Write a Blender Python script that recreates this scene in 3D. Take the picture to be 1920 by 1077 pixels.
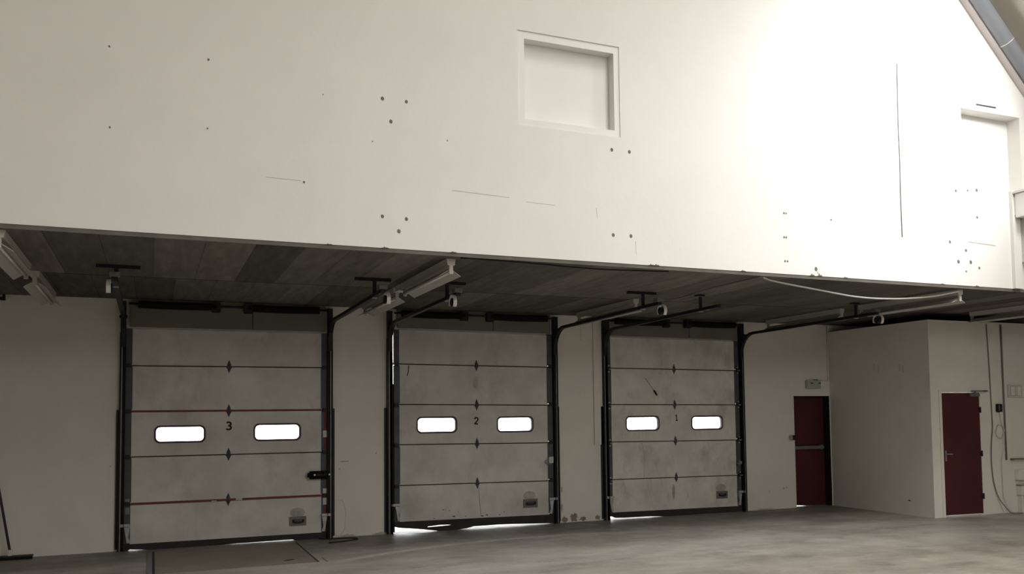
import bpy, bmesh, math, random
from mathutils import Vector, Matrix
random.seed(7)
scn = bpy.context.scene
for o in list(bpy.data.objects): bpy.data.objects.remove(o)
COL = scn.collection
# ------------------------------------------------------------------ camera
cam_d = bpy.data.cameras.new('camera'); cam = bpy.data.objects.new('camera', cam_d); COL.objects.link(cam)
cam_d.sensor_width = 36.0; cam_d.lens = 1627.35/1920*36; cam_d.shift_y = (687.94-538.5)/1920
cam_d.clip_end = 300
Rv = Vector((0.92357629, -0.38325565, -0.01104258)); Uv = Vector((-0.01106131, -0.05542224, 0.99840173)); Fv = Vector((0.38325511, 0.92197803, 0.05542598))
m = Matrix((( Rv.x, Uv.x, -Fv.x), (Rv.y, Uv.y, -Fv.y), (Rv.z, Uv.z, -Fv.z))).to_4x4()
cam.matrix_world = Matrix.Translation((0, 0, 1.804)) @ m
scn.camera = cam
# ------------------------------------------------------------------ world, lights, exposure
w = bpy.data.worlds.new('sky'); scn.world = w; w.use_nodes = True
bg = w.node_tree.nodes['Background']; bg.inputs[0].default_value = (0.93, 0.96, 1.0, 1); bg.inputs[1].default_value = 6.0
vs = scn.view_settings
vs.view_transform = 'Standard'; vs.look = 'None'; vs.gamma = 1.0; vs.use_curve_mapping = False; vs.exposure = 0.0

def area(name, loc, aim, sx, sy, power, color):
    d = bpy.data.lights.new(name, 'AREA'); d.shape = 'RECTANGLE'; d.size = sx; d.size_y = sy; d.energy = power; d.color = color
    o = bpy.data.objects.new(name, d); COL.objects.link(o); o.location = loc
    o.rotation_euler = (Vector(aim)-Vector(loc)).to_track_quat('-Z', 'Y').to_euler()
    return o
S45 = math.sqrt(.5)
# daylight at the near roof glazing, then three unseen lamps added as fill
LN, LR, LF, LG, LE = 175, 570, 640, 440, 0.6
area('skylight_near', (10.75, 5.9, 7.6), (9.6, 8.56, 5.9), 2.0, 2.0, LN, (1.0, 0.995, 0.985)).data.spread = math.radians(84)
area('fill_far_roof', (8.3, -3.2, 10.18), (8.3-5, -3.2, 10.18-5), 3.2, 9.0, LR, (1.0, 0.98, 0.95))  # unseen fill from behind the camera, set in the far roof opening
area('floor_fill', (6.9, 2.6, 11.4), (6.9, 3.4, 0), 3.4, 6.0, LF, (1.0, 0.99, 0.965)).data.spread = math.radians(108)  # added to brighten the floor and its bounce; the roof above is closed
area('rear_fill', (8.5, -12.9, 7.4), (8.5, 0, 6.4), 6.0, 3.4, LG, (1.0, 0.99, 0.965))  # added to lift the back wall; the rear gable is solid

D = 13.136; E = 8.564; ZC = 3.473; B = 10.79

# ------------------------------------------------------------------ materials
def mat(name, base, rough=.8, metal=0., var=0., scale=3., dark=None, dirt=0., bump=0., bscale=60, spec=.4):
    m = bpy.data.materials.new(name); m.use_nodes = True; nt = m.node_tree; N = nt.nodes; L = nt.links
    p = N['Principled BSDF']; p.inputs['Roughness'].default_value = rough; p.inputs['Metallic'].default_value = metal
    p.inputs['Specular IOR Level'].default_value = spec
    p.inputs['Base Color'].default_value = (*base, 1)
    geo = N.new('ShaderNodeNewGeometry')
    if var > 0 or dirt > 0:
        n1 = N.new('ShaderNodeTexNoise'); n1.inputs['Scale'].default_value = scale; n1.inputs['Detail'].default_value = 6; n1.inputs['Roughness'].default_value = .6
        L.new(geo.outputs['Position'], n1.inputs['Vector'])
        r1 = N.new('ShaderNodeMapRange'); r1.inputs[1].default_value = .3; r1.inputs[2].default_value = .7
        r1.inputs[3].default_value = 1-var; r1.inputs[4].default_value = 1+var*.6
        L.new(n1.outputs['Fac'], r1.inputs[0])
        mx = N.new('ShaderNodeVectorMath'); mx.operation = 'SCALE'; mx.inputs[0].default_value = base
        L.new(r1.outputs[0], mx.inputs['Scale'])
        out = mx.outputs[0]
        if dirt > 0:
            n2 = N.new('ShaderNodeTexNoise'); n2.inputs['Scale'].default_value = scale*.7; n2.inputs['Detail'].default_value = 9; n2.inputs['Roughness'].default_value = .72
            mp = N.new('ShaderNodeMapping'); mp.inputs['Location'].default_value = (3.1, 7.7, 1.3); mp.inputs['Scale'].default_value = (1, 1, .6)
            L.new(geo.outputs['Position'], mp.inputs[0]); L.new(mp.outputs[0], n2.inputs['Vector'])
            r2 = N.new('ShaderNodeMapRange'); r2.inputs[1].default_value = .52; r2.inputs[2].default_value = .72; r2.inputs[3].default_value = 0; r2.inputs[4].default_value = dirt
            L.new(n2.outputs['Fac'], r2.inputs[0])
            mc = N.new('ShaderNodeMix'); mc.data_type = 'RGBA'; mc.inputs['B'].default_value = (*(dark or (.08, .07, .06)), 1)
            L.new(r2.outputs[0], mc.inputs['Factor']); L.new(out, mc.inputs['A']); out = mc.outputs['Result']
        L.new(out, p.inputs['Base Color'])
    if bump > 0:
        nb = N.new('ShaderNodeTexNoise'); nb.inputs['Scale'].default_value = bscale; nb.inputs['Detail'].default_value = 4
        L.new(geo.outputs['Position'], nb.inputs['Vector'])
        b = N.new('ShaderNodeBump'); b.inputs['Strength'].default_value = bump; b.inputs['Distance'].default_value = .01
        L.new(nb.outputs['Fac'], b.inputs['Height']); L.new(b.outputs[0], p.inputs['Normal'])
    return m
M = {}
M['wall_up'] = mat('white_painted_plaster', (.80, .785, .75), .75, var=.03, scale=1.2, bump=.15, bscale=14, spec=.25)
M['wall_lo'] = mat('old_white_plaster', (.75, .73, .665), .85, var=.06, scale=1.0, dirt=.12, dark=(.35, .31, .25), bump=.2, bscale=25, spec=.2)
M['frame_white'] = mat('white_gloss_trim', (.80, .79, .76), .5, var=.02, scale=2)
M['panel'] = mat('dirty_white_steel_panel', (.62, .61, .57), .6, var=.2, scale=1.8, dirt=.5, dark=(.27, .255, .22), bump=.25, bscale=150, spec=.3)
M['panel_grimy'] = mat('grimier_white_steel_panel', (.68, .67, .61), .6, var=.15, scale=3.0, dirt=.5, dark=(.25, .235, .20), bump=.25, bscale=150, spec=.3)
M['lintel'] = mat('dull_grey_lintel_board', (.175, .17, .15), .8, var=.1, scale=2, spec=.2)
M['seam'] = mat('dark_joint', (.04, .04, .04), .8)
M['stile'] = mat('blackened_steel_end_cap', (.075, .078, .085), .55, metal=.2, var=.25, scale=6, spec=.4)
M['seal'] = mat('dusty_rubber_seal', (.04, .04, .038), .85, var=.2, scale=6, spec=.15)
M['black'] = mat('black_painted_steel', (.012, .013, .016), .5, metal=.1, var=.2, scale=8, spec=.35)
M['blackrub'] = mat('black_rubber', (.012, .012, .012), .85, spec=.15)
M['galv'] = mat('galvanised_steel', (.42, .42, .40), .45, metal=.5, var=.2, scale=18)
M['galv_dark'] = mat('dull_galvanised_steel', (.20, .20, .20), .5, metal=.4, var=.2, scale=10)
M['strap'] = mat('bright_steel_strap', (.75, .74, .68), .4, metal=.2, var=.1, scale=10)
M['red'] = mat('red_reflective_tape', (.16, .028, .026), .6, var=.2, scale=14)
M['door_red'] = mat('dark_red_gloss_paint', (.062, .010, .012), .5, var=.12, scale=2)
M['door_red_frame'] = mat('shaded_red_jamb', (.018, .010, .013), .5, var=.1, scale=2)  # jamb shade put into the red; the cubicle door hinges share it
M['fixture'] = mat('dusty_white_enamel', (.50, .485, .44), .5, var=.08, scale=8)
M['tube'] = mat('unlit_glass_tube', (.75, .74, .70), .25)
M['white_cable'] = mat('white_cable_sheath', (.62, .61, .57), .6)
M['grey_cable'] = mat('grey_cable_sheath', (.20, .185, .165), .6)
M['plug'] = mat('drill_hole_shadowed_plug', (.17, .155, .14), .9)
M['crack'] = mat('patched_plaster_edge', (.46, .43, .37), .9, var=.2, scale=20)
M['stain'] = mat('rusty_flaking_plaster', (.31, .25, .19), .9, var=.3, scale=18)
M['sooty'] = mat('grease_smudge', (.23, .225, .20), .8, var=.25, scale=14)
M['mark_black'] = mat('black_stencil_paint', (.012, .012, .012), .7)
M['sign_body'] = mat('greenish_sign_casing', (.38, .43, .37), .5, var=.1, scale=12)
M['roof'] = mat('beige_roof_lining', (.80, .755, .67), .7, var=.04, scale=1.5, spec=.3)
M['beam_grey'] = mat('grey_painted_tube', (.27, .285, .31), .35, var=.05, scale=2, spec=.5)
M['flange'] = mat('pale_pinkish_flange', (.66, .61, .60), .6, var=.03, scale=2)
M['outside'] = mat('pale_concrete_apron', (.7, .7, .68), .9, var=.05, scale=1)
M['hall'] = mat('hall_lining', (.50, .475, .43), .9, var=.05, scale=.5)
M['wood'] = mat('dark_stick', (.035, .033, .035), .6)

def floor_mat():
    m = mat('worn_concrete_floor', (.30, .285, .26), .55, spec=.35); nt = m.node_tree; N = nt.nodes; L = nt.links; p = N['Principled BSDF']
    geo = N.new('ShaderNodeNewGeometry')
    def noise(sc, vec=(1, 1, 1), det=7, ro=.6, dist=0.):
        mp = N.new('ShaderNodeMapping'); mp.inputs['Scale'].default_value = vec; L.new(geo.outputs['Position'], mp.inputs[0])
        n = N.new('ShaderNodeTexNoise'); n.inputs['Scale'].default_value = sc; n.inputs['Detail'].default_value = det; n.inputs['Roughness'].default_value = ro; n.inputs['Distortion'].default_value = dist
        L.new(mp.outputs[0], n.inputs['Vector']); return n.outputs['Fac']
    def rng(x, a, b, c, d):
        r = N.new('ShaderNodeMapRange'); r.inputs[1].default_value = a; r.inputs[2].default_value = b; r.inputs[3].default_value = c; r.inputs[4].default_value = d
        L.new(x, r.inputs[0]); return r.outputs[0]
    def mix(f, a, b):
        mc = N.new('ShaderNodeMix'); mc.data_type = 'RGBA'
        L.new(f, mc.inputs['Factor'])
        for k, v in (('A', a), ('B', b)):
            if isinstance(v, tuple): mc.inputs[k].default_value = (*v, 1)
            else: L.new(v, mc.inputs[k])
        return mc.outputs['Result']
    c = mix(rng(noise(.7, (1, 1.5, 1)), .35, .65, 0, 1), (.28, .252, .22), (.50, .462, .405))
    c = mix(rng(noise(2.6, (.5, 1.6, 1), 9, .7, .6), .55, .72, 0, .5), c, (.60, .56, .50))     # pale scrapes along the wall
    c = mix(rng(noise(1.7, (.8, 1.3, 1), 9, .65), .56, .7, 0, .55), c, (.15, .14, .13))           # dark tyre dirt
    # the curved pale tyre scrape in front of the doors: a ring around a turning centre
    sx = N.new('ShaderNodeSeparateXYZ'); L.new(geo.outputs['Position'], sx.inputs[0])
    def arc(cx, cy, rad, wd, x0, x1, c, col, amt):
        vm = N.new('ShaderNodeVectorMath'); vm.operation = 'DISTANCE'; vm.inputs[1].default_value = (cx, cy, 0)
        L.new(geo.outputs['Position'], vm.inputs[0])
        sb = N.new('ShaderNodeMath'); sb.operation = 'SUBTRACT'; L.new(vm.outputs['Value'], sb.inputs[0]); sb.inputs[1].default_value = rad
        ab = N.new('ShaderNodeMath'); ab.operation = 'ABSOLUTE'; L.new(sb.outputs[0], ab.inputs[0])
        f = rng(ab.outputs[0], 0, wd, 1, 0)
        g = rng(sx.outputs['X'], x0, x0+.8, 0, 1); h = rng(sx.outputs['X'], x1-1.5, x1, 1, 0)
        m1 = N.new('ShaderNodeMath'); m1.operation = 'MULTIPLY'; L.new(f, m1.inputs[0]); L.new(g, m1.inputs[1])
        m2 = N.new('ShaderNodeMath'); m2.operation = 'MULTIPLY'; L.new(m1.outputs[0], m2.inputs[0]); L.new(h, m2.inputs[1])
        m3 = N.new('ShaderNodeMath'); m3.operation = 'MULTIPLY'; L.new(m2.outputs[0], m3.inputs[0])
        L.new(rng(noise(9, (1, 2, 1), 6, .7), .3, .6, .25, amt), m3.inputs[1])
        return mix(m3.outputs[0], c, col)
    c = arc(5.4, 5.5, 6.32, .13, 1.9, 7.2, c, (.74, .70, .63), 1.2)
    c = arc(4.5, 3.2, 8.55, .10, 2.3, 4.6, c, (.55, .52, .48), .8)
    c = arc(6.5, 8.3, 3.35, .14, 4.6, 8.4, c, (.52, .50, .45), .7)
    c = mix(rng(noise(28, (1, 1, 1), 5, .7), .3, .7, 0, .22), c, (.16, .15, .14))
    # darker strip along the foot of the back wall
    nn = rng(noise(3, (1, 1, 1), 4), .3, .7, -.18, .18); ad = N.new('ShaderNodeMath'); ad.operation = 'ADD'; L.new(sx.outputs['Y'], ad.inputs[0]); L.new(nn, ad.inputs[1])
    c = mix(rng(ad.outputs[0], 11.55, 12.35, 0, .62), c, (.12, .112, .10))
    L.new(c, p.inputs['Base Color'])
    L.new(rng(noise(4, (1, 1, 1), 6), .3, .7, .42, .7), p.inputs['Roughness'])
    b = N.new('ShaderNodeBump'); b.inputs['Strength'].default_value = .25; b.inputs['Distance'].default_value = .01
    L.new(noise(20, (1, 1, 1), 8), b.inputs['Height']); L.new(b.outputs[0], p.inputs['Normal'])
    return m
M['floor'] = floor_mat()

def soffit_mat():
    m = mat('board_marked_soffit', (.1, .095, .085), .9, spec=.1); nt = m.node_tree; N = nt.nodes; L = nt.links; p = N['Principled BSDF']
    geo = N.new('ShaderNodeNewGeometry'); sx = N.new('ShaderNodeSeparateXYZ'); L.new(geo.outputs['Position'], sx.inputs[0])
    def mth(op, a, b=None):
        n = N.new('ShaderNodeMath'); n.operation = op
        for i, v in enumerate((a, b)):
            if v is None: continue
            if isinstance(v, (int, float)): n.inputs[i].default_value = v
            else: L.new(v, n.inputs[i])
        return n.outputs[0]
    row = mth('GREATER_THAN', sx.outputs['Y'], 11.03)
    xs = mth('DIVIDE', mth('ADD', sx.outputs['X'], mth('MULTIPLY', row, .21)), .46)
    fl = mth('FLOOR', xs); fr = mth('FRACT', xs)
    cb = N.new('ShaderNodeCombineXYZ'); L.new(fl, cb.inputs[0]); L.new(row, cb.inputs[1])
    wn = N.new('ShaderNodeTexWhiteNoise'); wn.noise_dimensions = '2D'; L.new(cb.outputs[0], wn.inputs['Vector'])
    mp = N.new('ShaderNodeMapping'); mp.inputs['Scale'].default_value = (6, .9, 1); L.new(geo.outputs['Position'], mp.inputs[0])
    ns = N.new('ShaderNodeTexNoise'); ns.inputs['Scale'].default_value = 2.2; ns.inputs['Detail'].default_value = 7; L.new(mp.outputs[0], ns.inputs['Vector'])
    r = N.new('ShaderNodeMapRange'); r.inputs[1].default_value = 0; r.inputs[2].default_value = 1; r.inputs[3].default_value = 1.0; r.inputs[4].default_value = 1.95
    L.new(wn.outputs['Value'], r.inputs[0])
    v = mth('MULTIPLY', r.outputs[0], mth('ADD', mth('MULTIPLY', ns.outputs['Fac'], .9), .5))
    e1 = mth('MULTIPLY', mth('LESS_THAN', fr, .018), .55)
    e2 = mth('LESS_THAN', mth('ABSOLUTE', mth('SUBTRACT', sx.outputs['Y'], 11.03)), .016)
    ed = mth('MAXIMUM', e1, e2)
    v = mth('MULTIPLY', v, mth('SUBTRACT', 1, mth('MULTIPLY', ed, .75)))
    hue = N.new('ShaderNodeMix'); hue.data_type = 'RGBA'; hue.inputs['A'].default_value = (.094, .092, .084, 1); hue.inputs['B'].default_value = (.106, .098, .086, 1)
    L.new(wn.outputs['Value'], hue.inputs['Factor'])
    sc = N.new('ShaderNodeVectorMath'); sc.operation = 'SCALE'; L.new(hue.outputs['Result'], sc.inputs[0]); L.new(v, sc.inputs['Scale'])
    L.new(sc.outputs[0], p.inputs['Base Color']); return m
M['soffit'] = soffit_mat()
M['slab_edge'] = mat('raw_concrete_edge', (.15, .14, .12), .9, var=.2, scale=5, spec=.1)
M['leveler'] = mat('rusty_worn_steel_plate', (.26, .21, .165), .55, metal=.1, var=.18, scale=2.5, dirt=.4, dark=(.13, .115, .10), spec=.4)

def glass_mat():
    m = bpy.data.materials.new('clear_acrylic'); m.use_nodes = True; N = m.node_tree.nodes; L = m.node_tree.links
    p = N['Principled BSDF']; N.remove(p)
    t = N.new('ShaderNodeBsdfTransparent'); t.inputs[0].default_value = (.93, .93, .92, 1); g = N.new('ShaderNodeBsdfGlossy'); g.inputs['Roughness'].default_value = .1
    d = N.new('ShaderNodeMixShader'); d.inputs[0].default_value = .06; L.new(t.outputs[0], d.inputs[1]); L.new(g.outputs[0], d.inputs[2])
    L.new(d.outputs[0], N['Material Output'].inputs[0]); return m
M['glass'] = glass_mat()
def emit_mat():  # emission stands in for daylight behind the roof panels
    m = bpy.data.materials.new('glowing_roof_glazing'); m.use_nodes = True; N = m.node_tree.nodes; L = m.node_tree.links
    p = N['Principled BSDF']; p.inputs['Emission Color'].default_value = (1, .98, .95, 1); p.inputs['Emission Strength'].default_value = LE; p.inputs['Base Color'].default_value = (.8, .8, .8, 1); return m
M['roof_glow'] = emit_mat()

# ------------------------------------------------------------------ helpers
class MB:
    def __init__(s): s.bm = bmesh.new()
    def box(s, x0, x1, y0, y1, z0, z1, bev=0.):
        b = bmesh.new(); bmesh.ops.create_cube(b, size=1)
        for v in b.verts: v.co = Vector(((x0+x1)/2+v.co.x*(x1-x0), (y0+y1)/2+v.co.y*(y1-y0), (z0+z1)/2+v.co.z*(z1-z0)))
        if bev > 0: bmesh.ops.bevel(b, geom=b.edges[:], offset=bev, segments=2, affect='EDGES')
        s.add(b); return s
    def add(s, b):
        me = bpy.data.meshes.new('t'); b.to_mesh(me); b.free(); s.bm.from_mesh(me); bpy.data.meshes.remove(me)
    def mesh(s, me, mtx=None):
        b = bmesh.new(); b.from_mesh(me)
        if mtx: b.transform(mtx)
        s.add(b); return s
    def prism(s, pts, axis, a, c):          # pts: 2-D polygon; extruded from a to c along axis
        b = bmesh.new()
        def P(u, v, t): return {'x': (t, u, v), 'y': (u, t, v), 'z': (u, v, t)}[axis]
        A = [b.verts.new(P(u, v, a)) for u, v in pts]; Bq = [b.verts.new(P(u, v, c)) for u, v in pts]
        b.faces.new(A); b.faces.new(Bq[::-1]); n = len(pts)
        for i in range(n): b.faces.new((A[i], Bq[i], Bq[(i+1) % n], A[(i+1) % n]))
        bmesh.ops.recalc_face_normals(b, faces=b.faces); s.add(b); return s
    def sweep(s, pts, prof, up=Vector((1, 0, 0)), cyclic=False):     # prof: closed 2-D profile (side, up)
        b = bmesh.new(); pts = [Vector(p) for p in pts]; rings = []; n = len(pts)
        for i, p in enumerate(pts):
            t = (pts[(i+1) % n if cyclic else min(i+1, n-1)]-pts[(i-1) % n if cyclic else max(i-1, 0)]).normalized()
            a = up-up.dot(t)*t
            if a.length < 1e-4: a = Vector((0, 0, 1)) - t.z*t
            a.normalize(); c = t.cross(a)
            rings.append([b.verts.new(p+a*u+c*v) for u, v in prof])
        k = len(prof)
        for i in range(n if cyclic else n-1):
            r0, r1 = rings[i], rings[(i+1) % n]
            for j in range(k): b.faces.new((r0[j], r0[(j+1) % k], r1[(j+1) % k], r1[j]))
        if not cyclic: b.faces.new(rings[0][::-1]); b.faces.new(rings[-1])
        bmesh.ops.recalc_face_normals(b, faces=b.faces); s.add(b); return s
    def tube(s, pts, r, seg=8, cyclic=False):
        return s.sweep(pts, [(r*math.cos(2*math.pi*i/seg), r*math.sin(2*math.pi*i/seg)) for i in range(seg)], Vector((.3, .5, .81)).normalized(), cyclic)
    def build(s, name, m, parent=None, smooth=False):
        me = bpy.data.meshes.new(name)
        if parent is not None: s.bm.transform(Matrix.Translation(-wloc(parent)))
        s.bm.to_mesh(me); s.bm.free()
        if smooth: me.shade_smooth()
        o = bpy.data.objects.new(name, me); COL.objects.link(o); me.materials.append(m)
        if parent is not None: o.parent = parent
        else:
            c = sum((Vector(v.co) for v in me.vertices), Vector())/max(1, len(me.vertices)); c.z = min(v.co.z for v in me.vertices)
            me.transform(Matrix.Translation(-c)); o.location = c
        return o
def wloc(o):
    l = Vector(o.location)
    while o.parent: o = o.parent; l += Vector(o.location)
    return l
def tag(o, label=None, cat=None, group=None, kind=None):
    if label: o['label'] = label
    if cat: o['category'] = cat
    if group: o['group'] = group
    if kind: o['kind'] = kind
    return o
def empty(name, loc): o = bpy.data.objects.new(name, None); COL.objects.link(o); o.location = loc; o.empty_display_size = .1; return o
def copy_tree(o, parent=None):
    c = o.copy(); COL.objects.link(c); c.parent = parent
    for ch in list(o.children): copy_tree(ch, c)
    return c
def rounded(x0, x1, z0, z1, r, n=6):
    out = []
    for cx, cz, a in ((x1-r, z1-r, 0), (x0+r, z1-r, 90), (x0+r, z0+r, 180), (x1-r, z0+r, 270)):
        for i in range(n+1):
            t = math.radians(a+90*i/n); out.append((cx+r*math.cos(t), cz+r*math.sin(t)))
    return out
def plate(mb, outline, holes, y0, y1):      # slab in the XZ plane between y0 and y1, with holes
    cu = bpy.data.curves.new('c', 'CURVE'); cu.dimensions = '2D'; cu.fill_mode = 'BOTH'; cu.extrude = abs(y1-y0)/2
    for poly in [outline]+holes:
        sp = cu.splines.new('POLY'); sp.points.add(len(poly)-1)
        for p, (a, c) in zip(sp.points, poly): p.co = (a, c, 0, 1)
        sp.use_cyclic_u = True
    ob = bpy.data.objects.new('c', cu); COL.objects.link(ob)
    me = bpy.data.meshes.new_from_object(ob.evaluated_get(bpy.context.evaluated_depsgraph_get()))
    for pg in me.polygons: pg.use_smooth = False
    mb.mesh(me, Matrix.Translation((0, (y0+y1)/2, 0)) @ Matrix.Rotation(math.pi/2, 4, 'X'))
    bpy.data.objects.remove(ob); bpy.data.curves.remove(cu); bpy.data.meshes.remove(me); return mb
def glyph(mb, ch, x, y, z, h):       # stencilled numeral as a flat brushed ribbon
    G = {'3': [[(-.28, .40), (-.05, .50), (.22, .42), (.26, .20), (.10, .06), (-.08, .03)], [(-.08, .03), (.16, -.02), (.30, -.22), (.20, -.44), (-.06, -.50), (-.32, -.42)]],
         '2': [[(-.27, .28), (-.16, .46), (.08, .50), (.27, .36), (.24, .12), (.02, -.14), (-.28, -.42)], [(-.30, -.45), (.30, -.45)]],
         '1': [[(-.16, .28), (.0, .38), (.03, .50)], [(.03, .50), (.03, -.46)], [(-.18, -.46), (.24, -.46)]]}[ch]
    t = {'3': .12, '2': .105, '1': .085}[ch]*h
    for k, st in enumerate(G):
        P = smooth_pts([(x+a*h, y-.0004*k, z+c*h) for a, c in st], 5) if len(st) > 2 else [Vector((x+a*h, y-.0004*k, z+c*h)) for a, c in st]
        mb.sweep(P, [(-.001, -t), (.001, -t), (.001, t), (-.001, t)], Vector((0, 1, 0)))
    return mb
def rect(x0, x1, z0, z1): return [(x0, z0), (x1, z0), (x1, z1), (x0, z1)]
def smooth_pts(P, n=8):
    P = [Vector(p) for p in P]; Q = [P[0]*2-P[1]]+P+[P[-1]*2-P[-2]]; out = []
    for i in range(1, len(Q)-2):
        for k in range(n):
            t = k/n; a, b, c, d = Q[i-1:i+3]
            out.append(.5*((2*b)+(c-a)*t+(2*a-5*b+4*c-d)*t*t+(3*b-a-3*c+d)*t**3))
    out.append(P[-1]); return out
def struct(mb, name, m, label, cat, parent=None):
    o = mb.build(name, m, parent)
    return tag(o, label, cat, kind='structure') if parent is None else o

# ------------------------------------------------------------------ the shell
XL, XR, YB = -9.0, 14.7, -13.0
struct(MB().box(XL-.2, XR+.2, YB-.2, 13.33, -.2, 0), 'floor', M['floor'], 'worn grey concrete floor with pale tyre scrapes', 'floor')
struct(MB().box(-40, 50, 13.33, 60, -.2, -.004), 'ground', M['outside'], 'bright concrete yard seen under the loading doors', 'ground')
# upper wall (gable above the overhang) with two blind niches
RS = 18.62; RL = 12.6
UW = MB(); plate(UW, [(XL, 3.512), (XR, 3.512), (XR, 4.0), (3.0, 15.62), (XL, 3.62)],
      [rect(3.667, 4.94, 4.97, 6.034), rect(10.378, 11.545, 4.93, 6.015)], E, E+.24)
wall_up = struct(UW, 'wall_upper', M['wall_up'], 'tall white plastered wall above the dark overhang', 'wall')
# niche 1: recessed flat frame, reveals, back panel
n1 = MB(); plate(n1, rect(3.667, 4.94, 4.97, 6.034), [rect(3.752, 4.872, 5.048, 5.95)], E+.012, E+.10)
struct(n1, 'trim_1', M['frame_white'], 'flat white border around the square blind niche left of the bright patch', 'niche frame')
MBn = MB(); plate(MBn, rect(3.68, 4.93, 4.98, 6.02), [], E+.135, E+.20)
for bx in ((3.72, 3.752, 5.048, 5.95), (4.872, 4.90, 5.048, 5.95), (3.72, 4.90, 5.02, 5.048), (3.72, 4.90, 5.95, 5.98)): MBn.box(bx[0], bx[1], E+.10, E+.14, bx[2], bx[3])
MBn.build('niche_panel', M['frame_white'], wall_up)
n2 = MB(); plate(n2, rect(10.37, 11.56, 4.90, 6.03), [], E+.20, E+.235); n2.build('niche_panel', M['frame_white'], wall_up)
MB().box(10.684, 11.075, E-.004, E+.004, 6.09, 6.112).build('vent_slot', M['seam'], wall_up)
def disc(mb, x, y, z, r, d=.004, n=9, asp=1.25, ph=0.): mb.prism([(x+r*math.cos(2*math.pi*i/n+ph), z+asp*r*math.sin(2*math.pi*i/n+ph)*(1+.15*math.sin(5*i))) for i in range(n)], 'y', y-d, y+.002)
for x, z, r in [(2.154,5.059,.017),(2.407,5.059,.015),(2.242,4.83,.017),(.466,5.214,.010),(2.15,3.836,.016),(2.402,3.828,.016),(2.322,3.695,.018),
                (4.823,4.815,.017),(5.053,4.816,.017),(4.824,3.831,.017),(5.054,3.835,.017),(-.391,5.21,.008),(-.377,4.458,.008),(.462,4.547,.007),
                (10.222,4.826,.017),(10.624,4.87,.02),(10.45,4.85,.012),(10.613,4.484,.016),(10.073,4.102,.018),(10.37,4.003,.017),(10.219,3.838,.022),(10.453,3.844,.022),
                (10.614,3.771,.016),(10.36,3.71,.012),(7.252,4.276,.011),(7.285,4.276,.009),(7.242,3.973,.011),(7.275,3.973,.011),(7.247,3.673,.011),(7.285,3.673,.011),(7.731,3.60,.022),(1.364,4.115,.010),
                (8.0,4.25,.010),(2.05,4.60,.005),(1.55,5.02,.005),(2.85,4.70,.006)]:
    mb = MB(); disc(mb, x, E, z, r); mb.build('drill_hole', M['plug'], wall_up)
for a, b, wd in [((1.0, 4.13), (1.33, 4.125), .004), ((2.9, 4.17), (3.55, 4.15), .004), ((3.75, 4.12), (4.1, 4.11), .004), ((4.62, 4.0), (4.61, 4.12), .006), ((5.12, 3.62), (5.11, 3.78), .004), ((10.42, 3.07+1.05), (10.95, 4.10), .012), ((7.78, 3.52), (7.74, 3.56), .012)]:
    MB().prism([(a[0], a[1]), (b[0], b[1]), (b[0]+wd, b[1]+wd), (a[0]+wd*.3, a[1]+wd)], 'y', E-.0015, E+.002).build('hairline_crack', M['crack'], wall_up)
# ragged plaster crumbs along the lower edge of the upper wall
for x, hh in [(2.17, .02), (2.9, .015), (5.31, .02), (5.38, .025), (7.66, .04), (7.78, .05), (8.2, .02), (9.9, .012), (10.55, .02), (6.6, .02), (1.6, .01)]:
    MB().prism([(x-.04, 3.510), (x+.05, 3.510), (x+.03, 3.513+hh*.35), (x+.01, 3.513+hh*.25), (x, 3.514+hh*.75), (x-.012, 3.513+hh*.2)], 'y', E-.003, E+.002).build('chipped_edge', M['slab_edge'], wall_up)
# pilaster right of the upper wall and its shallow box
tr2 = struct(MB().box(11.262, 11.41, E-.05, E+.01, 3.512, 4.905), 'trim_2', M['wall_up'], 'low white pilaster at the right end of the upper wall', 'pilaster')
bx = empty('wall_box', (11.55, E, 4.5)); tag(bx, 'pale boxed casing fixed beside the pilaster at the right edge', 'box')
MB().box(11.30, 12.1, E-.31, E-.06, 4.52, 4.86, .006).build('casing', M['frame_white'], bx)
MB().box(11.27, 12.12, E-.33, E-.05, 4.865, 4.895).build('lid', M['flange'], bx)
MB().box(11.46, 11.52, E-.12, E-.001, 3.9, 4.52).build('support_post', M['frame_white'], bx)
MB().box(11.30, 11.50, E-.06, E-.001, 4.56, 4.82).build('wall_bracket', M['frame_white'], bx)
# overhang slab: soffit and raw front edge
slab = struct(MB().box(XL, XR, E+.012, 13.40, ZC, ZC+.24), 'ceiling', M['soffit'], 'dark board-marked soffit under the overhang', 'ceiling')
MB().box(XL, XR, E+.006, E+.012, ZC-.002, 3.512).build('front_edge', M['slab_edge'], slab)
# back wall with door openings and an added unseen opening lighting the cubicle
BW = MB(); plate(BW, rect(XL, XR, 0, ZC), [rect(-.31, 2.415, -.01, 3.04), rect(3.437, 6.145, -.01, 3.12), rect(7.215, 9.925, -.01, 3.09), rect(11.225, 12.085, -.01, 2.10), rect(12.6, 14.5, -.01, 2.7)], D, D+.20)
# the outline touches the openings at the floor
wall_back = struct(BW, 'wall_back', M['wall_lo'], 'off-white plastered back wall holding the three loading doors', 'wall')
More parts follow.
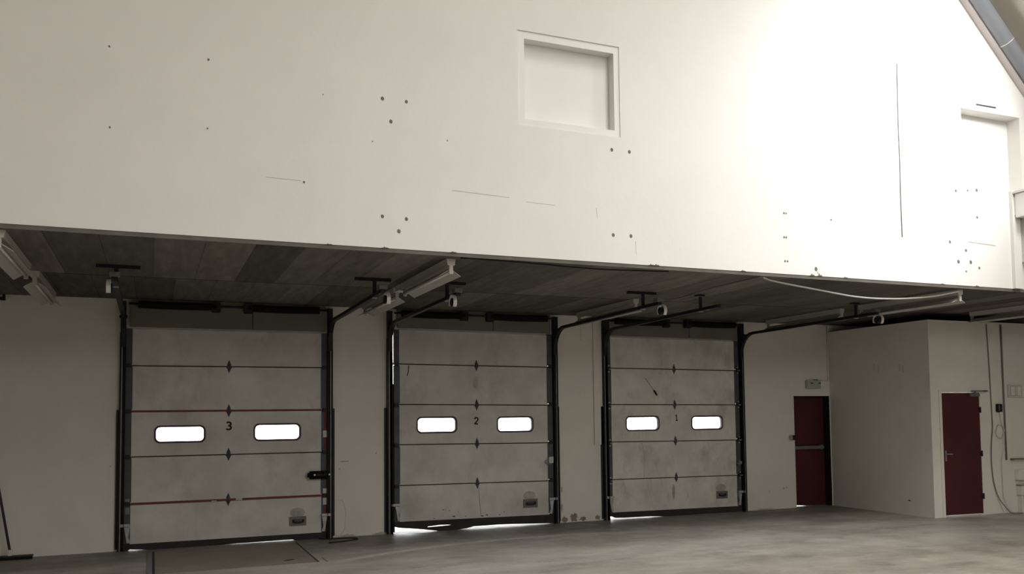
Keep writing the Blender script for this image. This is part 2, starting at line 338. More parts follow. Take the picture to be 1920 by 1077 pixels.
# plaster pier strip between doors two and one
struct(MB().box(6.955, 7.115, D-.03, D+.001, 1.28, ZC-.003), 'trim_3', M['wall_lo'], 'shallow plaster strip on the pier left of loading door 1', 'plaster strip')
MB().box(6.73, 6.95, D-.012, D+.001, 3.05, ZC-.003).build('plaster_block', M['wall_lo'], wall_back)
def blob(mb, cx, cz, rx, rz, d, seed, n=22, jag=.18):
    rr = random.Random(seed); pts = []
    for i in range(n):
        t = 2*math.pi*i/n; k = 1+rr.uniform(-jag, jag); pts.append((cx+rx*k*math.cos(t), max(.003, cz+rz*k*math.sin(t))))
    mb.prism(pts, 'y', D-d, D+.002)
mb = MB(); blob(mb, 2.60, .30, .125, .27, .004, 3, jag=.08); mb.build('plaster_patch', M['wall_lo'], wall_back)
mb = MB(); blob(mb, 2.60, .30, .132, .278, .0025, 3, jag=.10); mb.build('plaster_patch_edge', M['crack'], wall_back)
for cx, cz, rx, rz, sd in [(6.55, .07, .06, .07, 5), (6.38, .05, .05, .05, 6), (6.72, .05, .07, .035, 7), (7.0, .05, .05, .04, 8), (2.75, .015, .12, .02, 9), (3.25, .012, .10, .02, 10), (10.5, .012, .2, .012, 11), (2.70, 1.13, .07, .012, 12), (6.33, .55, .015, .05, 13), (6.33, .25, .018, .07, 14)]:
    mb = MB(); blob(mb, cx, cz, rx, rz, .002, sd, jag=.35); mb.build('flaking_paint', M['stain'] if sd < 9 else M['crack'], wall_back)
for x, z, r in [(3.188, 1.242, .012), (9.992+.08, 1.859, .01), (2.632, 1.017, .012), (-.509, 1.16, .009), (10.6, .33, .01), (11.0, .39, .015), (10.94, .375, .02)]:
    mb = MB(); disc(mb, x, D, z, r, n=7); mb.build('wall_nick', M['crack'], wall_back)
# the projecting cubicle on the right
BTOP = 3.335
BF = MB(); plate(BF, rect(12.10, XR, 0, BTOP), [rect(12.322, 13.238, -.01, 2.105)], B, B+.14)
wall_box = struct(BF, 'wall_front_right', M['wall_lo'], 'off-white front wall of the projecting cubicle with the red door', 'wall')
struct(MB().box(12.10, 12.24, B+.14, D, 0, BTOP), 'wall_side_right', M['wall_lo'], 'shaded side wall of the projecting cubicle beside the emergency exit', 'wall')
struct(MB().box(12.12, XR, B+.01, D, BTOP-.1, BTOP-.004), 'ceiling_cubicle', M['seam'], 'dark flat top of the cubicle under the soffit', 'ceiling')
# remaining hall walls and roof
struct(MB().box(XL-.2, XL, YB-.2, 13.4, 0, 4.2), 'wall_left', M['hall'], 'left wall of the hall', 'wall')
struct(MB().box(XR, XR+.2, YB-.2, 13.4, 0, 4.2), 'wall_right', M['hall'], 'right wall of the hall', 'wall')
rear = MB(); plate(rear, [(XL, 0), (XR, 0), (XR, 4.0), (3.0, 15.62), (XL, 3.62)], [], YB-.2, YB)
struct(rear, 'wall_rear', M['hall'], 'gable wall behind', 'wall')
def slope(mb, x0, z0, x1, z1, y0, y1, th):       # a slab between two lines, offset upward by th
    n = Vector((-(z1-z0), 0, x1-x0)).normalized()*th
    if n.z < 0: n = -n
    mb.prism([(x0, z0), (x1, z1), (x1+n.x, z1+n.z), (x0+n.x, z0+n.z)], 'y', y0, y1); return mb
RRF = MB()
def rz(x): return RS-x
def lz(x): return RL+x
for (xa, xb, ya, yb) in [(3.0, 7.35, YB, E+.3), (11.1, XR+.1, YB, E+.3), (9.25, 11.1, 6.6, E+.3), (9.25, 11.1, YB, 4.0), (7.35, 9.25, 1.3, E+.3), (7.35, 9.25, YB, -7.7)]:
    slope(RRF, xa, rz(xa), xb, rz(xb), ya, yb, .12)
struct(RRF, 'ceiling_roof_right', M['roof'], 'beige underside of the sloping roof at the top right corner', 'roof')
RLF = MB()
for (xa, xb, ya, yb) in [(XL-.1, -3.6, YB, E+.3), (-1.2, 3.01, YB, E+.3), (-3.6, -1.2, 1.3, E+.3), (-3.6, -1.2, YB, -7.7)]:
    slope(RLF, xa, lz(xa), xb, lz(xb), ya, yb, .12)
struct(RLF, 'ceiling_roof_left', M['roof'], 'underside of the left roof slope', 'roof')
for i, (fn, xa, xb, ya, yb) in enumerate([(rz, 9.25, 11.1, 4.0, 6.6), (rz, 7.35, 9.25, -7.7, 1.3), (lz, -3.6, -1.2, -7.7, 1.3)]):  # near panel first; the far pair is added for ambient light
    struct(slope(MB(), xa, fn(xa)+.10, xb, fn(xb)+.10, ya, yb, .02), 'window_%d' % (i+1), M['roof_glow'], 'unseen glowing glazing panel in the roof slope', 'skylight')
# rake tube and flange along the roof edge
fl = slope(MB(), 4.0, 18.0-4.0, 14.3, 18.0-14.3, E-.10, E-.001, .036)
struct(fl, 'trim_4', M['flange'], 'pale sloping flange under the grey roof tube', 'trim')
tb = MB(); t0 = Vector((4.0, E-.15, 18.165-4.0)); t1 = Vector((14.3, E-.15, 18.165-14.3)); tb.tube([t0, t1], .105, 32)
tube = tb.build('roof_tube', M['beam_grey'], None, True); tag(tube, 'thick grey tube running down the roof edge at top right', 'steel tube')
q = t0.lerp(t1, (11.15-4)/10.3); dd = (t1-t0).normalized()
MB().tube([q-dd*.006, q+dd*.006], .108, 32).build('joint_band', M['strap'], tube, True)
# thin surface cable on the upper wall
tag(MB().tube(smooth_pts([(9.216, E-.006, 6.467), (9.203, E-.006, 5.7), (9.205, E-.006, 5.1), (9.198, E-.006, 4.75), (9.20, E-.006, 4.108)]), .0065, 6).build('surface_cable', M['galv_dark']),
    'thin vertical cable hanging on the glaring white wall', 'cable')

# ------------------------------------------------------------------ sectional loading doors
YF = D-.03          # front face of the curtains
def dock_door(num, L, R, seams, bottom, win, skew, panel_m, sealpts, handle, slit=None):
    """seams: z of panel joints from the top (header/top panel) downward"""
    base = empty('door_%d' % num, ((L+R)/2, D, 0))
    desc = {3: 'grimy white sectional loading door numbered 3, with red strips, leftmost', 2: 'dirty white sectional loading door numbered 2, in the middle', 1: 'stained white sectional loading door numbered 1, nearest the red exit door'}[num]
    tag(base, desc, 'loading door', kind='structure')
    zs = seams+[bottom]; sl, sr = L-.082, R+.088
    cx = (L+R)/2
    def sk(z, x): return z+skew*(cx-x)
    for i in range(len(zs)-1):
        zt, zb = zs[i], zs[i+1]
        out = [(L, sk(zb, L)+.010), (R, sk(zb, R)+.010), (R, sk(zt, R)-.011), (L, sk(zt, L)-.011)]
        holes = [rounded(a, b, c, d, .062) for (a, b, c, d) in win] if i == 2 else []
        pm = MB(); plate(pm, out, holes, YF, YF+.045)
        # folded lip along both long edges
        pm.prism([(L, sk(zb, L)+.006), (R, sk(zb, R)+.006), (R, sk(zb, R)+.022), (L, sk(zb, L)+.022)], 'y', YF-.008, YF+.001)
        p = pm.build('door_panel', panel_m, base)
        o = i % 2*.008
        for a, b in ((sl, L+.004+o), (R-.004-o, sr)):
            MB().box(a, b, YF-.006, YF+.05, zb+.012, zt-.012, .002).build('end_cap', M['stile'], p)
        if i == 2:
            for (a, b, c, d) in win:
                g = MB(); plate(g, rounded(a-.018, b+.018, c-.018, d+.018, .076), [rounded(a+.004, b-.004, c+.004, d-.004, .06)], YF-.008, YF+.004)
                plate(g, rounded(a, b, c, d, .062), [rounded(a+.008, b-.008, c+.008, d-.008, .056)], YF+.004, YF+.05)
                g.build('window_gasket', M['window_rim'] if 'window_rim' in M else M['blackrub'], p)
                g = MB(); plate(g, rounded(a, b, c, d, .062), [], YF+.024, YF+.028); g.build('window_pane', M['glass'], p)
        if i < len(zs)-2 or i == 0: pass
        if i > 0:
            # joint shadow gap strip at this panel's top
            MB().prism([(sl, sk(zt, sl)-.018), (sr, sk(zt, sr)-.018), (sr, sk(zt, sr)+.018), (sl, sk(zt, sl)+.018)], 'y', YF+.020, YF+.055).build('joint_gasket', M['seam'], p)
            # centre hinge: faceted diamond
            hx = {3: 1.030, 2: 4.826, 1: 8.560}[num]; zz = sk(zt, hx)
            hb = bmesh.new(); ww, hh = (.050, .100)
            pts = [(hx, zz+hh), (hx+ww*.55, zz+hh*.33), (hx+ww, zz+.004), (hx+ww, zz-.004), (hx+ww*.55, zz-hh*.33), (hx, zz-hh), (hx-ww*.55, zz-hh*.33), (hx-ww, zz-.004), (hx-ww, zz+.004), (hx-ww*.55, zz+hh*.33)]
            vs_ = [hb.verts.new((u, YF+.001, v)) for u, v in pts]; c1 = hb.verts.new((hx, YF-.026, zz+.01)); c2 = hb.verts.new((hx, YF-.026, zz-.01))
            n = len(vs_)
            for k in range(n):
                a, b = vs_[k], vs_[(k+1) % n]; mz = (a.co.z+b.co.z)/2
                if k in (2, 7): hb.faces.new((a, b, c2, c1) if k == 2 else (a, b, c1, c2))
                else: hb.faces.new((a, b, c1 if mz > zz else c2))
            hb.faces.new(vs_[::-1]); bmesh.ops.recalc_face_normals(hb, faces=hb.faces)
            mb = MB(); mb.add(hb); mb.build('centre_hinge', M['stile'], base)
            # end hinges with rollers
            for a in (sl+.04, sr-.04):
                hg = MB().box(a-.035, a+.035, YF-.03, YF-.006, zz-.03, zz+.028, .004)
                hp = hg.build('end_hinge', M['black'], base)
                if num == 1:
                    mb = MB().box(a-.02, a+.012, YF-.036, YF-.03, zz+.03, zz+.055, .003).box(a-.02, a+.012, YF-.036, YF-.03, zz-.07, zz-.045, .003)
                    mb.tube([(a-.005, YF-.035, zz-.012), (a+.05 if a > cx else a+.035, YF-.035, zz-.012)], .008, 8)
                    mb.build('roller_fitting', M['galv'], hp)
    # number stencilled on the window panel
    nz = {3: 1.690, 2: 1.712, 1: 1.722}[num]; nx = {3: 1.03, 2: 4.815, 1: 8.59}[num]
    mb = MB(); glyph(mb, str(num), nx, YF-.002, nz, .105)
    mb.build('number_marking', M['mark_black'], base)
    # bottom seal
    mb = MB(); top = [(sl, sk(bottom, L)+.03), (sr, sk(bottom, R)+.03)]
    plate(mb, sealpts+[top[1], (R+.002, sk(bottom, R)+.012), (L-.002, sk(bottom, L)+.012), top[0]], slit or [], YF-.005, YF+.04)
    mb.build('bottom_seal', M['seal'], base)
    # corner brackets at the foot
    for s, a in ((-1, sl), (1, sr)):
        zb = sk(bottom, a); xo = a-.05 if s < 0 else a+.05
        mb = MB().box(min(a+.095*(-s), xo), max(a+.095*(-s), xo), YF-.05, YF-.03, zb+.245, zb+.285, .004)
        mb.prism([(a+s*-.01, zb+.24), (a-s*.085, zb+.24), (a-s*.065, zb+.10), (a-s*.09, zb+.03), (a-s*.045, zb+.02), (a-s*.03, zb+.12)], 'y', YF-.035, YF-.007)
        mb.build('corner_bracket', M['galv'], base)
    # lifting handle plate with a recessed grip
    a, b, c, d = handle
    hp = MB(); plate(hp, rect(a, b, c, d), [rect(a+.04, b-.03, c+.045, d-.04)], YF-.010, YF+.002)
    h = hp.build('handle_plate', M['handle'] if 'handle' in M else M['galv_dark'], base)
    MB().box(a+.035, b-.025, YF-.004, YF+.001, c+.04, d-.035).build('recess', M['stile'], h)
    MB().tube(smooth_pts([(a+.06, YF-.004, (c+d)/2+.01), (a+.075, YF-.03, (c+d)/2-.012), (b-.065, YF-.03, (c+d)/2-.012), (b-.045, YF-.004, (c+d)/2+.01)], 5), .012, 8).build('grip', M['black'], h)
    # lintel board above the curtain
    zt = sk(seams[0], cx); lb = MB(); lx0, lx1 = L-.03, R+.05
    lb.prism([(lx0, sk(seams[0], L)+.012), (lx1, sk(seams[0], R)+.012), (lx1, 3.469), (lx0, 3.469)], 'y', D-.075, D-.035)
    l = lb.build('lintel_board', M['lintel'], base); MB().box(lx0+(lx1-lx0)*.605, lx0+(lx1-lx0)*.61, D-.077, D-.074, zt+.02, 3.36).build('butt_joint', M['seam'], l)
    return base
M['window_rim'] = mat('dark_brown_gasket', (.05, .032, .032), .6)
M['mark_pale'] = mat('pale_scuff', (.60, .57, .50), .8)
M['handle'] = mat('dirty_grey_zinc_plate', (.17, .165, .15), .6, metal=.2, var=.2, scale=20)
Z3 = [3.069, 2.544, 1.909, 1.282, .640]; Z2 = [3.150, 2.603, 1.972, 1.350, .722]; Z1 = [3.125, 2.580, 1.952, 1.312, .672]
d3 = dock_door(3, -.255, 2.354, Z3, .085, [(.058, .700, 1.478, 1.690), (1.392, 2.034, 1.478, 1.700)], .0, M['panel'],
    [(-.337, .001), (-.28, .001), (-.25, .020), (-.15, .010), (-.02, 0), (.9, .002), (1.15, .008), (1.93, .015), (1.97, .001), (2.442, .001)], (1.885, 2.13, .21, .345))
d2 = dock_door(2, 3.546, 6.080, Z2, .160, [(3.842, 4.474, 1.545, 1.772), (5.188, 5.80, 1.535, 1.762)], .010, M['panel'],
    [(3.464, .105), (3.54, .085), (3.75, .062), (4.05, .022), (4.18, .002), (4.45, .0), (4.62, .012), (4.75, .036), (5.2, .040), (5.6, .030), (6.085, .010), (6.168, .003)], (5.62, 5.875, .285, .425),
    slit=[[(3.98, .066), (4.2, .072), (4.46, .082), (4.2, .092), (4.0, .078)]])
d1 = dock_door(1, 7.275, 9.860, Z1, .108, [(7.577, 8.219, 1.515, 1.742), (8.918, 9.56, 1.512, 1.734)], .008, M['panel_grimy'],
    [(7.193, .065), (7.28, .050), (7.32, .03), (7.5, .022), (8.0, .018), (8.35, .001), (9.0, .003), (9.948, .001)], (9.40, 9.64, .255, .39))
# red strips, latch and tags of door 3
MB().prism([(-.255, 1.895), (2.354, 1.895), (2.354, 1.922), (-.255, 1.922)], 'y', YF-.012, YF-.0075).build('red_strip', M['red'], d3)
rb = MB().box(-.25, 2.36, YF-.016, YF-.0085, .622, .652, .002).build('red_strip', M['red'], d3)
for x0, x1, z0, z1 in ((.80, .87, .615, .635), (1.13, 1.22, .625, .655)): MB().box(x0, x1, YF-.024, YF-.016, z0, z1, .002).build('tag_plate', M['galv'], rb)
for z0, z1 in ((1.30, 1.90), (.10, .56)): MB().box(2.385, 2.432, YF-.010, YF-.005, z0, z1).build('red_tape', M['red'], d3)
for z0, z1 in ((1.50, 1.60), (.50, .60), (.66, .74)): MB().box(2.372, 2.434, YF-.014, YF-.005, z0, z1, .002).build('latch_plate', M['galv'], d3)
for z0, z1 in ((.50, .59), (.66, .71)): MB().box(-.315, -.262, YF-.014, YF-.005, z0, z1, .002).build('latch_plate', M['galv_dark'], d3)
lk = MB().box(2.135, 2.47, YF-.10, YF-.035, .885, 1.005, .03).build('latch_lever', M['black'], d3, True)
for x in (2.235, 2.452): MB().tube([(x, YF-.108, .95), (x, YF-.098, .95)], .013, 10).build('bolt', M['strap'], lk)
# latch of door 2 and of door 1
lt = MB().box(6.07, 6.16, YF-.04, YF-.006, 1.00, 1.10, .006).tube(smooth_pts([(6.04, YF-.02, 1.05), (6.02, YF-.03, 1.02), (6.06, YF-.035, .99), (6.12, YF-.035, .985)], 4), .01, 6)
lt.box(6.075, 6.155, YF-.05, YF-.04, 1.085, 1.105, .002); lt.build('bolt_latch', M['galv'], d2)
MB().box(9.87, 9.95, YF-.04, YF-.006, .86, .92, .006).tube(smooth_pts([(9.84, YF-.02, .90), (9.86, YF-.035, .86), (9.92, YF-.035, .85)], 4), .009, 6).build('bolt_latch', M['galv_dark'], d1)
# marks on the curtains
def smear(parent, pts, m, d=.0012): MB().prism(pts, 'y', YF-d, YF+.001).build('stain', m, parent)
M['faint'] = mat('faint_grey_smear', (.42, .41, .375), .8, var=.25, scale=9)
def cloud(parent, cx, cz, rx, rz, sd, m=None):
    rr = random.Random(sd); n = 26; pts = [(cx+rx*(1+rr.uniform(-.08, .08))*math.cos(2*math.pi*i/n), cz+rz*(1+rr.uniform(-.08, .08))*math.sin(2*math.pi*i/n)) for i in range(n)]
    smear(parent, pts, m or M['faint'])
for pr_, cx, cz in ((d3, 2.0, .40), (d2, 5.73, .48), (d1, 9.5, .45)): cloud(pr_, cx, cz, .11, .07, int(cx*10))
cloud(d2, 4.81, 2.33, .045, .10, 4); cloud(d1, 8.5, .42, .03, .13, 5)
for i, (x, z, r) in enumerate([(4.25, .33, .014), (4.42, .22, .022), (4.10, .20, .012), (4.02, .18, .018), (4.62, .21, .012), (4.35, .31, .010), (4.5, .28, .010), (4.9, .20, .02), (5.2, .20, .012), (4.98, .21, .02), (5.28, .24, .012)]):
    mb = MB(); mb.prism([(x-r*1.4, z-r*.3), (x+r, z-r*.8), (x+r*1.3, z), (x, z+r*.3)], 'y', YF-.0025, YF+.001); mb.build('dent_scratch', M['stile'], d2)
MB().tube(smooth_pts([(4.845, YF-.003, .66), (4.86, YF-.003, .45), (4.88, YF-.003, .20)], 4), .004, 5).build('scratch', M['faint'], d2)
MB().tube(smooth_pts([(3.70, YF-.008, 2.59), (3.695, YF-.008, 2.50), (3.675, YF-.008, 2.43)], 4), .006, 5).build('loose_cord', M['black'], d2)
MB().tube(smooth_pts([(7.88, YF-.002, 1.29), (7.92, YF-.002, 1.0), (7.90, YF-.002, .69)], 4), .003, 5).build('scratch', M['faint'], d1)
smear(d1, [(7.95, 2.42), (7.98, 2.42), (8.22, 2.12), (8.19, 2.11)], M['faint']); smear(d1, [(8.12, 2.20), (8.17, 2.22), (8.21, 2.13), (8.17, 2.10)], M['faint'])
# weather strip of door 2, leaving the bright sliver open above it
MB().box(3.425, 3.475, D-.02, D+.02, .02, 2.30).build('weather_strip', M['blackrub'], d2)
for z in (2.30, ): MB().box(3.425, 3.452, D-.02, D+.02, z, 2.68).build('weather_strip', M['blackrub'], d2)

# ------------------------------------------------------------------ tracks (local x = 0 at the track centre; side = +1 when its door lies to the right)
def make_track(side, bar, ring, w_=.075):
    root = empty('door_track', (0, D, 0)); h = w_/2
    y1, y0 = D-.002, D-.095
    v = MB().box(-h, h, y1-.012, y1, 0, 3.0).box(h*side-.006*(side > 0), h*side+.006*(side < 0), y0, y1, 0, 3.0).box(-h*side-.004, -h*side+.004, y0+.02, y1, 0, 3.0)
    v.build('vertical_track', M['black'], root)
    MB().box(-.010-side*.012, .006-side*.012, y0+.015, y0+.028, .0, 2.9, .003).build('track_lip', M['galv_dark'], root)
    MB().box(-h-.038 if side > 0 else h-.002, -h+.002 if side > 0 else h+.038, D-.03, D-.002, .03, 1.93).build('guard_angle', M['black'], root)
    R_ = .36; zc, yc = 2.87, D-.06-R_; pts = [(0, D-.06, 2.80)]
    for i in range(9): t = math.pi/2*i/8; pts.append((0, yc+R_*math.cos(t), zc+R_*math.sin(t)))
    pts += [(0, 12.0, 3.235), (0, 9.82, 3.262)]
    MB().sweep(pts, [(-.03, -.022), (.03, -.022), (.03, .022), (-.03, .022)]).build('curved_track', M['black'], root)
    MB().box(-.035, .035, y0-.01, y1, 3.0, 3.43).box(-.05, .05, D-.16, y0, 3.19, 3.23).build('bearing_plate', M['black'], root)
    hb = MB()
    if bar: hb.box(-.20 if side > 0 else -.24, .24 if side > 0 else .20, 10.22, 10.27, 3.435, ZC-.002)
    else: hb.box(-.06, .06, 10.22, 10.30, 3.45, ZC-.002)
    b = hb.build('hanger_bar', M['black'], root)
    MB().box(-.022, .022, 10.24, 10.255, 3.255, 3.44).build('drop_strap', M['black'], b)
    MB().box(-.03, .03, 10.22, 10.27, 3.225, 3.24, .002).build('hanger_bolt', M['galv'], b)
    if ring:
        P = []; rr = .088
        for i in range(20): t = math.radians(205-i*13); P.append((-.055*side, 9.86-rr*math.cos(t), 3.165+rr*math.sin(t)))
        s_ = -.02
        MB().sweep([(p[0], p[1], p[2]) for p in P], [(-.022, -.003), (.022, -.003), (.022, .003), (-.022, .003)]).build('bumper_strap', M['strap'], root)
        MB().tube([(-.075*side, 9.86, 3.165), (-.02*side, 9.86, 3.165)], .05, 16).build('pulley', M['black'], root)
        MB().box(-.05, .05, 9.80, 9.90, 3.28, 3.33, .004).build('end_fitting', M['galv_dark'], root)
    return root
trk = [(3, 1, -.367, True, True, 'black door track on the left side of loading door 3, at the far left'), (3, -1, 2.473, True, True, 'black door track on the right side of loading door 3'),
       (2, 1, 3.393, True, True, 'black door track on the left side of loading door 2'), (2, -1, 6.218, True, True, 'black door track on the right side of loading door 2'),
       (1, 1, 7.157, False, False, 'black door track on the left side of loading door 1, without pulley'), (1, -1, 10.002, False, True, 'black door track on the right side of loading door 1')]
protos = {}
for num, side, x, bar, ring, lab in trk:
    k = (side, bar, ring)
    if k in protos: t = copy_tree(protos[k])
    else: t = make_track(side, bar, ring); protos[k] = t
    t.location = (x, D, 0); tag(t, lab, 'door track', 'tracks of the loading doors')
# torsion spring shafts
def make_shaft(ln):
    root = empty('spring_shaft', (0, D, 3.39)); h = ln/2
    MB().tube([(-h, D-.13, 3.395), (h, D-.13, 3.395)], .014, 10).build('shaft', M['black'], root, True)
    for a, b in ((-h+.12, -.22), (.22, h-.12)):
        pts = []; n = 56; mbs = MB()
        prof = [(Vector((a+(b-a)*i/10, D-.13, 3.39-.010*math.sin(math.pi*i/10)))) for i in range(11)]
        mbs.tube(prof, .048, 14)
        for i in range(0, 46):
            t = (i+.5)/46; x = a+(b-a)*t; zc = 3.39-.010*math.sin(math.pi*t)
            ring = [(x, D-.13+.050*math.cos(2*math.pi*k/10), zc+.050*math.sin(2*math.pi*k/10)) for k in range(10)]
            mbs.sweep(ring, [(-.006, -.004), (.006, -.004), (.006, .004), (-.006, .004)], cyclic=True)
        mbs.build('torsion_spring', M['blackrub'], root, False)
        xe = b if b < 0 else a
        MB().box(xe-.06, xe+.06, D-.17, D-.078, 3.31, 3.45, .008).build('centre_bracket', M['black'], root)
    return root
proto = None
for x, ln, lab in ((1.06, 2.72, 'black torsion spring shaft above loading door 3'), (4.81, 2.72, 'black torsion spring shaft above loading door 2'), (8.58, 2.75, 'black torsion spring shaft above loading door 1')):
    if proto is None: proto = make_shaft(ln); s = proto
    else: s = copy_tree(proto)
    s.location = (x, D, 3.39); tag(s, lab, 'spring shaft', 'spring shafts over the loading doors')

# ------------------------------------------------------------------ fluorescent battens
def make_batten(ln=1.84):
    root = empty('light_fixture', (0, 0, ZC)); y0, y1 = 0, ln
    MB().prism([(-.05, ZC-.002), (.05, ZC-.002), (.04, ZC-.072), (-.04, ZC-.072)], 'y', y0, y1).build('batten_body', M['fixture'], root)
    th = .004
    MB().prism([(0, ZC-.118), (.02, ZC-.118), (.115, ZC-.180), (.115, ZC-.184), (.018, ZC-.124), (-.018, ZC-.124), (-.115, ZC-.184), (-.115, ZC-.180), (-.02, ZC-.118)], 'y', y0+.03, y1-.03).build('reflector', M['fixture'], root)
    for yy in (y0, y1-.03): MB().box(-.022, .022, yy, yy+.03, ZC-.165, ZC-.072, .003).build('lamp_holder', M['fixture'], root)
    MB().tube([(0, y0+.03, ZC-.142), (0, y1-.03, ZC-.142)], .013, 10).build('fluorescent_tube', M['tube'], root, True)
    return root
lights = [(-1.25, 8.64, 'unlit fluorescent batten at the far left, front one of its pair'), (-1.22, 10.92, 'unlit fluorescent batten at the far left, rear one above the back wall'),
          (2.93, 8.70, 'unlit fluorescent batten between doors 3 and 2, close to the white wall'), (2.93, 10.90, 'unlit fluorescent batten between doors 3 and 2, rear one above the pier'),
          (6.50, 10.90, 'unlit fluorescent batten above the pier between doors 2 and 1'),
          (10.35, 8.66, 'unlit fluorescent batten right of door 1 where the sagging cable ends'), (10.35, 10.90, 'unlit fluorescent batten right of door 1, rear one near the back wall'),
          (12.95, 8.80, 'unlit fluorescent batten at the far right edge in front of the cubicle')]
proto = None
for x, y, lab in lights:
    if proto is None: proto = make_batten(); b = proto
    else: b = copy_tree(proto)
    b.location = (x, y, ZC); tag(b, lab, 'light fixture', 'fluorescent battens under the overhang')
jb = empty('junction_box', (2.93, 10.68, ZC)); tag(jb, 'small grey junction box between the two middle battens', 'junction box')
MB().box(2.87, 2.99, 10.60, 10.78, ZC-.07, ZC-.002, .006).build('box_body', M['fixture'], jb)
MB().box(2.86, 3.0, 10.59, 10.79, ZC-.085, ZC-.07, .003).build('cover', M['fixture'], jb)
# cables below the soffit
tag(MB().tube(smooth_pts([(6.95, 8.62, 3.464), (7.212, 8.7, 3.436), (7.93, 8.7, 3.356), (8.46, 8.7, 3.302), (8.917, 8.7, 3.291), (9.391, 8.7, 3.313), (9.881, 8.7, 3.363), (10.285, 8.63, 3.44)]), .011, 8).build('sagging_cable', M['white_cable'], None, True),
    'white cable sagging below the soffit towards the right-hand batten', 'cable')
tag(MB().tube(smooth_pts([(6.89, 8.60, 3.465), (6.90, 9.54, 3.464), (6.97, 10.15, 3.464), (7.0, 10.73, 3.464), (6.62, 10.9, 3.462), (6.5, 10.92, 3.44)]), .006, 6).build('ceiling_cable', M['grey_cable'], None, True),
    'thin grey cable fixed along the soffit above door 1', 'cable')
tag(MB().tube(smooth_pts([(3.0, 8.60, 3.465), (3.8, 8.64, 3.464), (4.7, 8.75, 3.464), (5.6, 8.64, 3.465)]), .007, 6).build('ceiling_cable', M['black'], None, True),
    'thin dark cable clipped near the front edge of the soffit', 'cable')

# ------------------------------------------------------------------ emergency exit door in the back wall
ed = empty('door_4', (11.6, D, 0)); tag(ed, 'dark red emergency exit door with a grey push bar, in the back corner', 'door', kind='structure')
YL = D+.155
mb = MB(); plate(mb, [(11.232, .030), (11.60, .004), (12.075, .004), (12.075, 2.094), (11.232, 2.094)], [], YL, YL+.045)
leaf = mb.build('door_leaf', M['door_red'], ed)
fr = MB().box(12.062, 12.0845, D+.001, YL-.001, 0, 2.099).box(11.2255, 12.0845, D+.001, YL-.001, 2.087, 2.0995)
fr.build('door_frame', M['door_red_frame'], ed)
pb = MB().box(11.25, 11.99, YL-.09, YL-.045, 1.085, 1.145, .008).box(11.25, 11.31, YL-.05, YL, 1.07, 1.16, .004).box(11.93, 11.99, YL-.05, YL, 1.07, 1.16, .004)
pb.build('push_bar', M['galv_dark'], leaf)
# exit sign above it
sg = empty('exit_sign', (11.68, D, 2.24)); tag(sg, 'small pale green emergency exit sign box above the dark red door', 'exit sign')
MB().box(11.505, 11.85, D-.055, D, 2.242, 2.40, .008).build('sign_case', M['sign_body'], sg)
for a, b in ((11.60, 11.66), (11.78, 11.835)): MB().box(a, b, D-.057, D-.054, 2.335, 2.355).build('sign_marking', M['mark_black'], sg)
MB().box(11.70, 11.78, D-.05, D-.01, 2.40, 2.412).build('cable_gland', M['black'], sg)
cd = MB().tube([(12.085-.025, D-.012, 3.45), (12.06, D-.012, 2.395)], .010, 8).tube([(12.06, D-.012, 2.395), (11.85, D-.012, 2.40)], .005, 6)
tag(cd.build('conduit', M['white_cable'], None, True), 'thin conduit in the corner dropping to the exit sign', 'conduit')
bt = empty('push_button_box', (11.14, D, 1.28)); tag(bt, 'small grey and black push button box left of the exit door', 'button box')
MB().box(11.085, 11.135, D-.06, D, 1.275, 1.36, .006).build('box_body', M['galv'], bt)
MB().box(11.135, 11.20, D-.065, D, 1.272, 1.362, .006).build('button_face', M['black'], bt)

# ------------------------------------------------------------------ red door in the cubicle
rd = empty('door_5', (12.78, B, 0)); tag(rd, 'dark red flush door with lever handle and door closer, in the cubicle', 'door', kind='structure')
mb = MB(); plate(mb, [(12.345, .034), (13.218, .026), (13.218, 2.094), (12.345, 2.094)], [], B-.012, B+.035); leaf = mb.build('door_leaf', M['door_red'], rd)
mb = MB(); plate(mb, [(12.28, 0), (12.34, 0), (12.34, 2.10), (13.225, 2.10), (13.225, 0), (13.26, 0), (13.26, 2.14), (12.28, 2.14)], [], B-.014, B+.02); mb.build('door_frame', M['wall_lo'], rd)
for z in (.32, 1.05, 1.80): MB().tube([(13.235, B-.022, z-.05), (13.235, B-.022, z+.05)], .013, 8).box(13.20, 13.24, B-.02, B-.012, z-.045, z+.045).build('hinge', M['door_red_frame'], rd)
hd = MB().box(12.372, 12.398, B-.022, B-.012, .94, 1.12, .003).tube(smooth_pts([(12.385, B-.02, 1.06), (12.385, B-.055, 1.06), (12.41, B-.06, 1.06), (12.49, B-.06, 1.058)], 4), .009, 8)
hd.build('lever_handle', M['galv'], leaf, False)
cl = MB().box(12.97, 13.20, B-.06, B-.012, 2.03, 2.085, .008).build('closer_body', M['galv_dark'], leaf)
MB().box(12.98, 13.37, B-.075, B-.065, 2.115, 2.135, .002).box(13.06, 13.08, B-.075, B-.05, 2.06, 2.135).box(13.34, 13.37, B-.068, B, 2.11, 2.14).build('closer_arm', M['galv_dark'], cl)

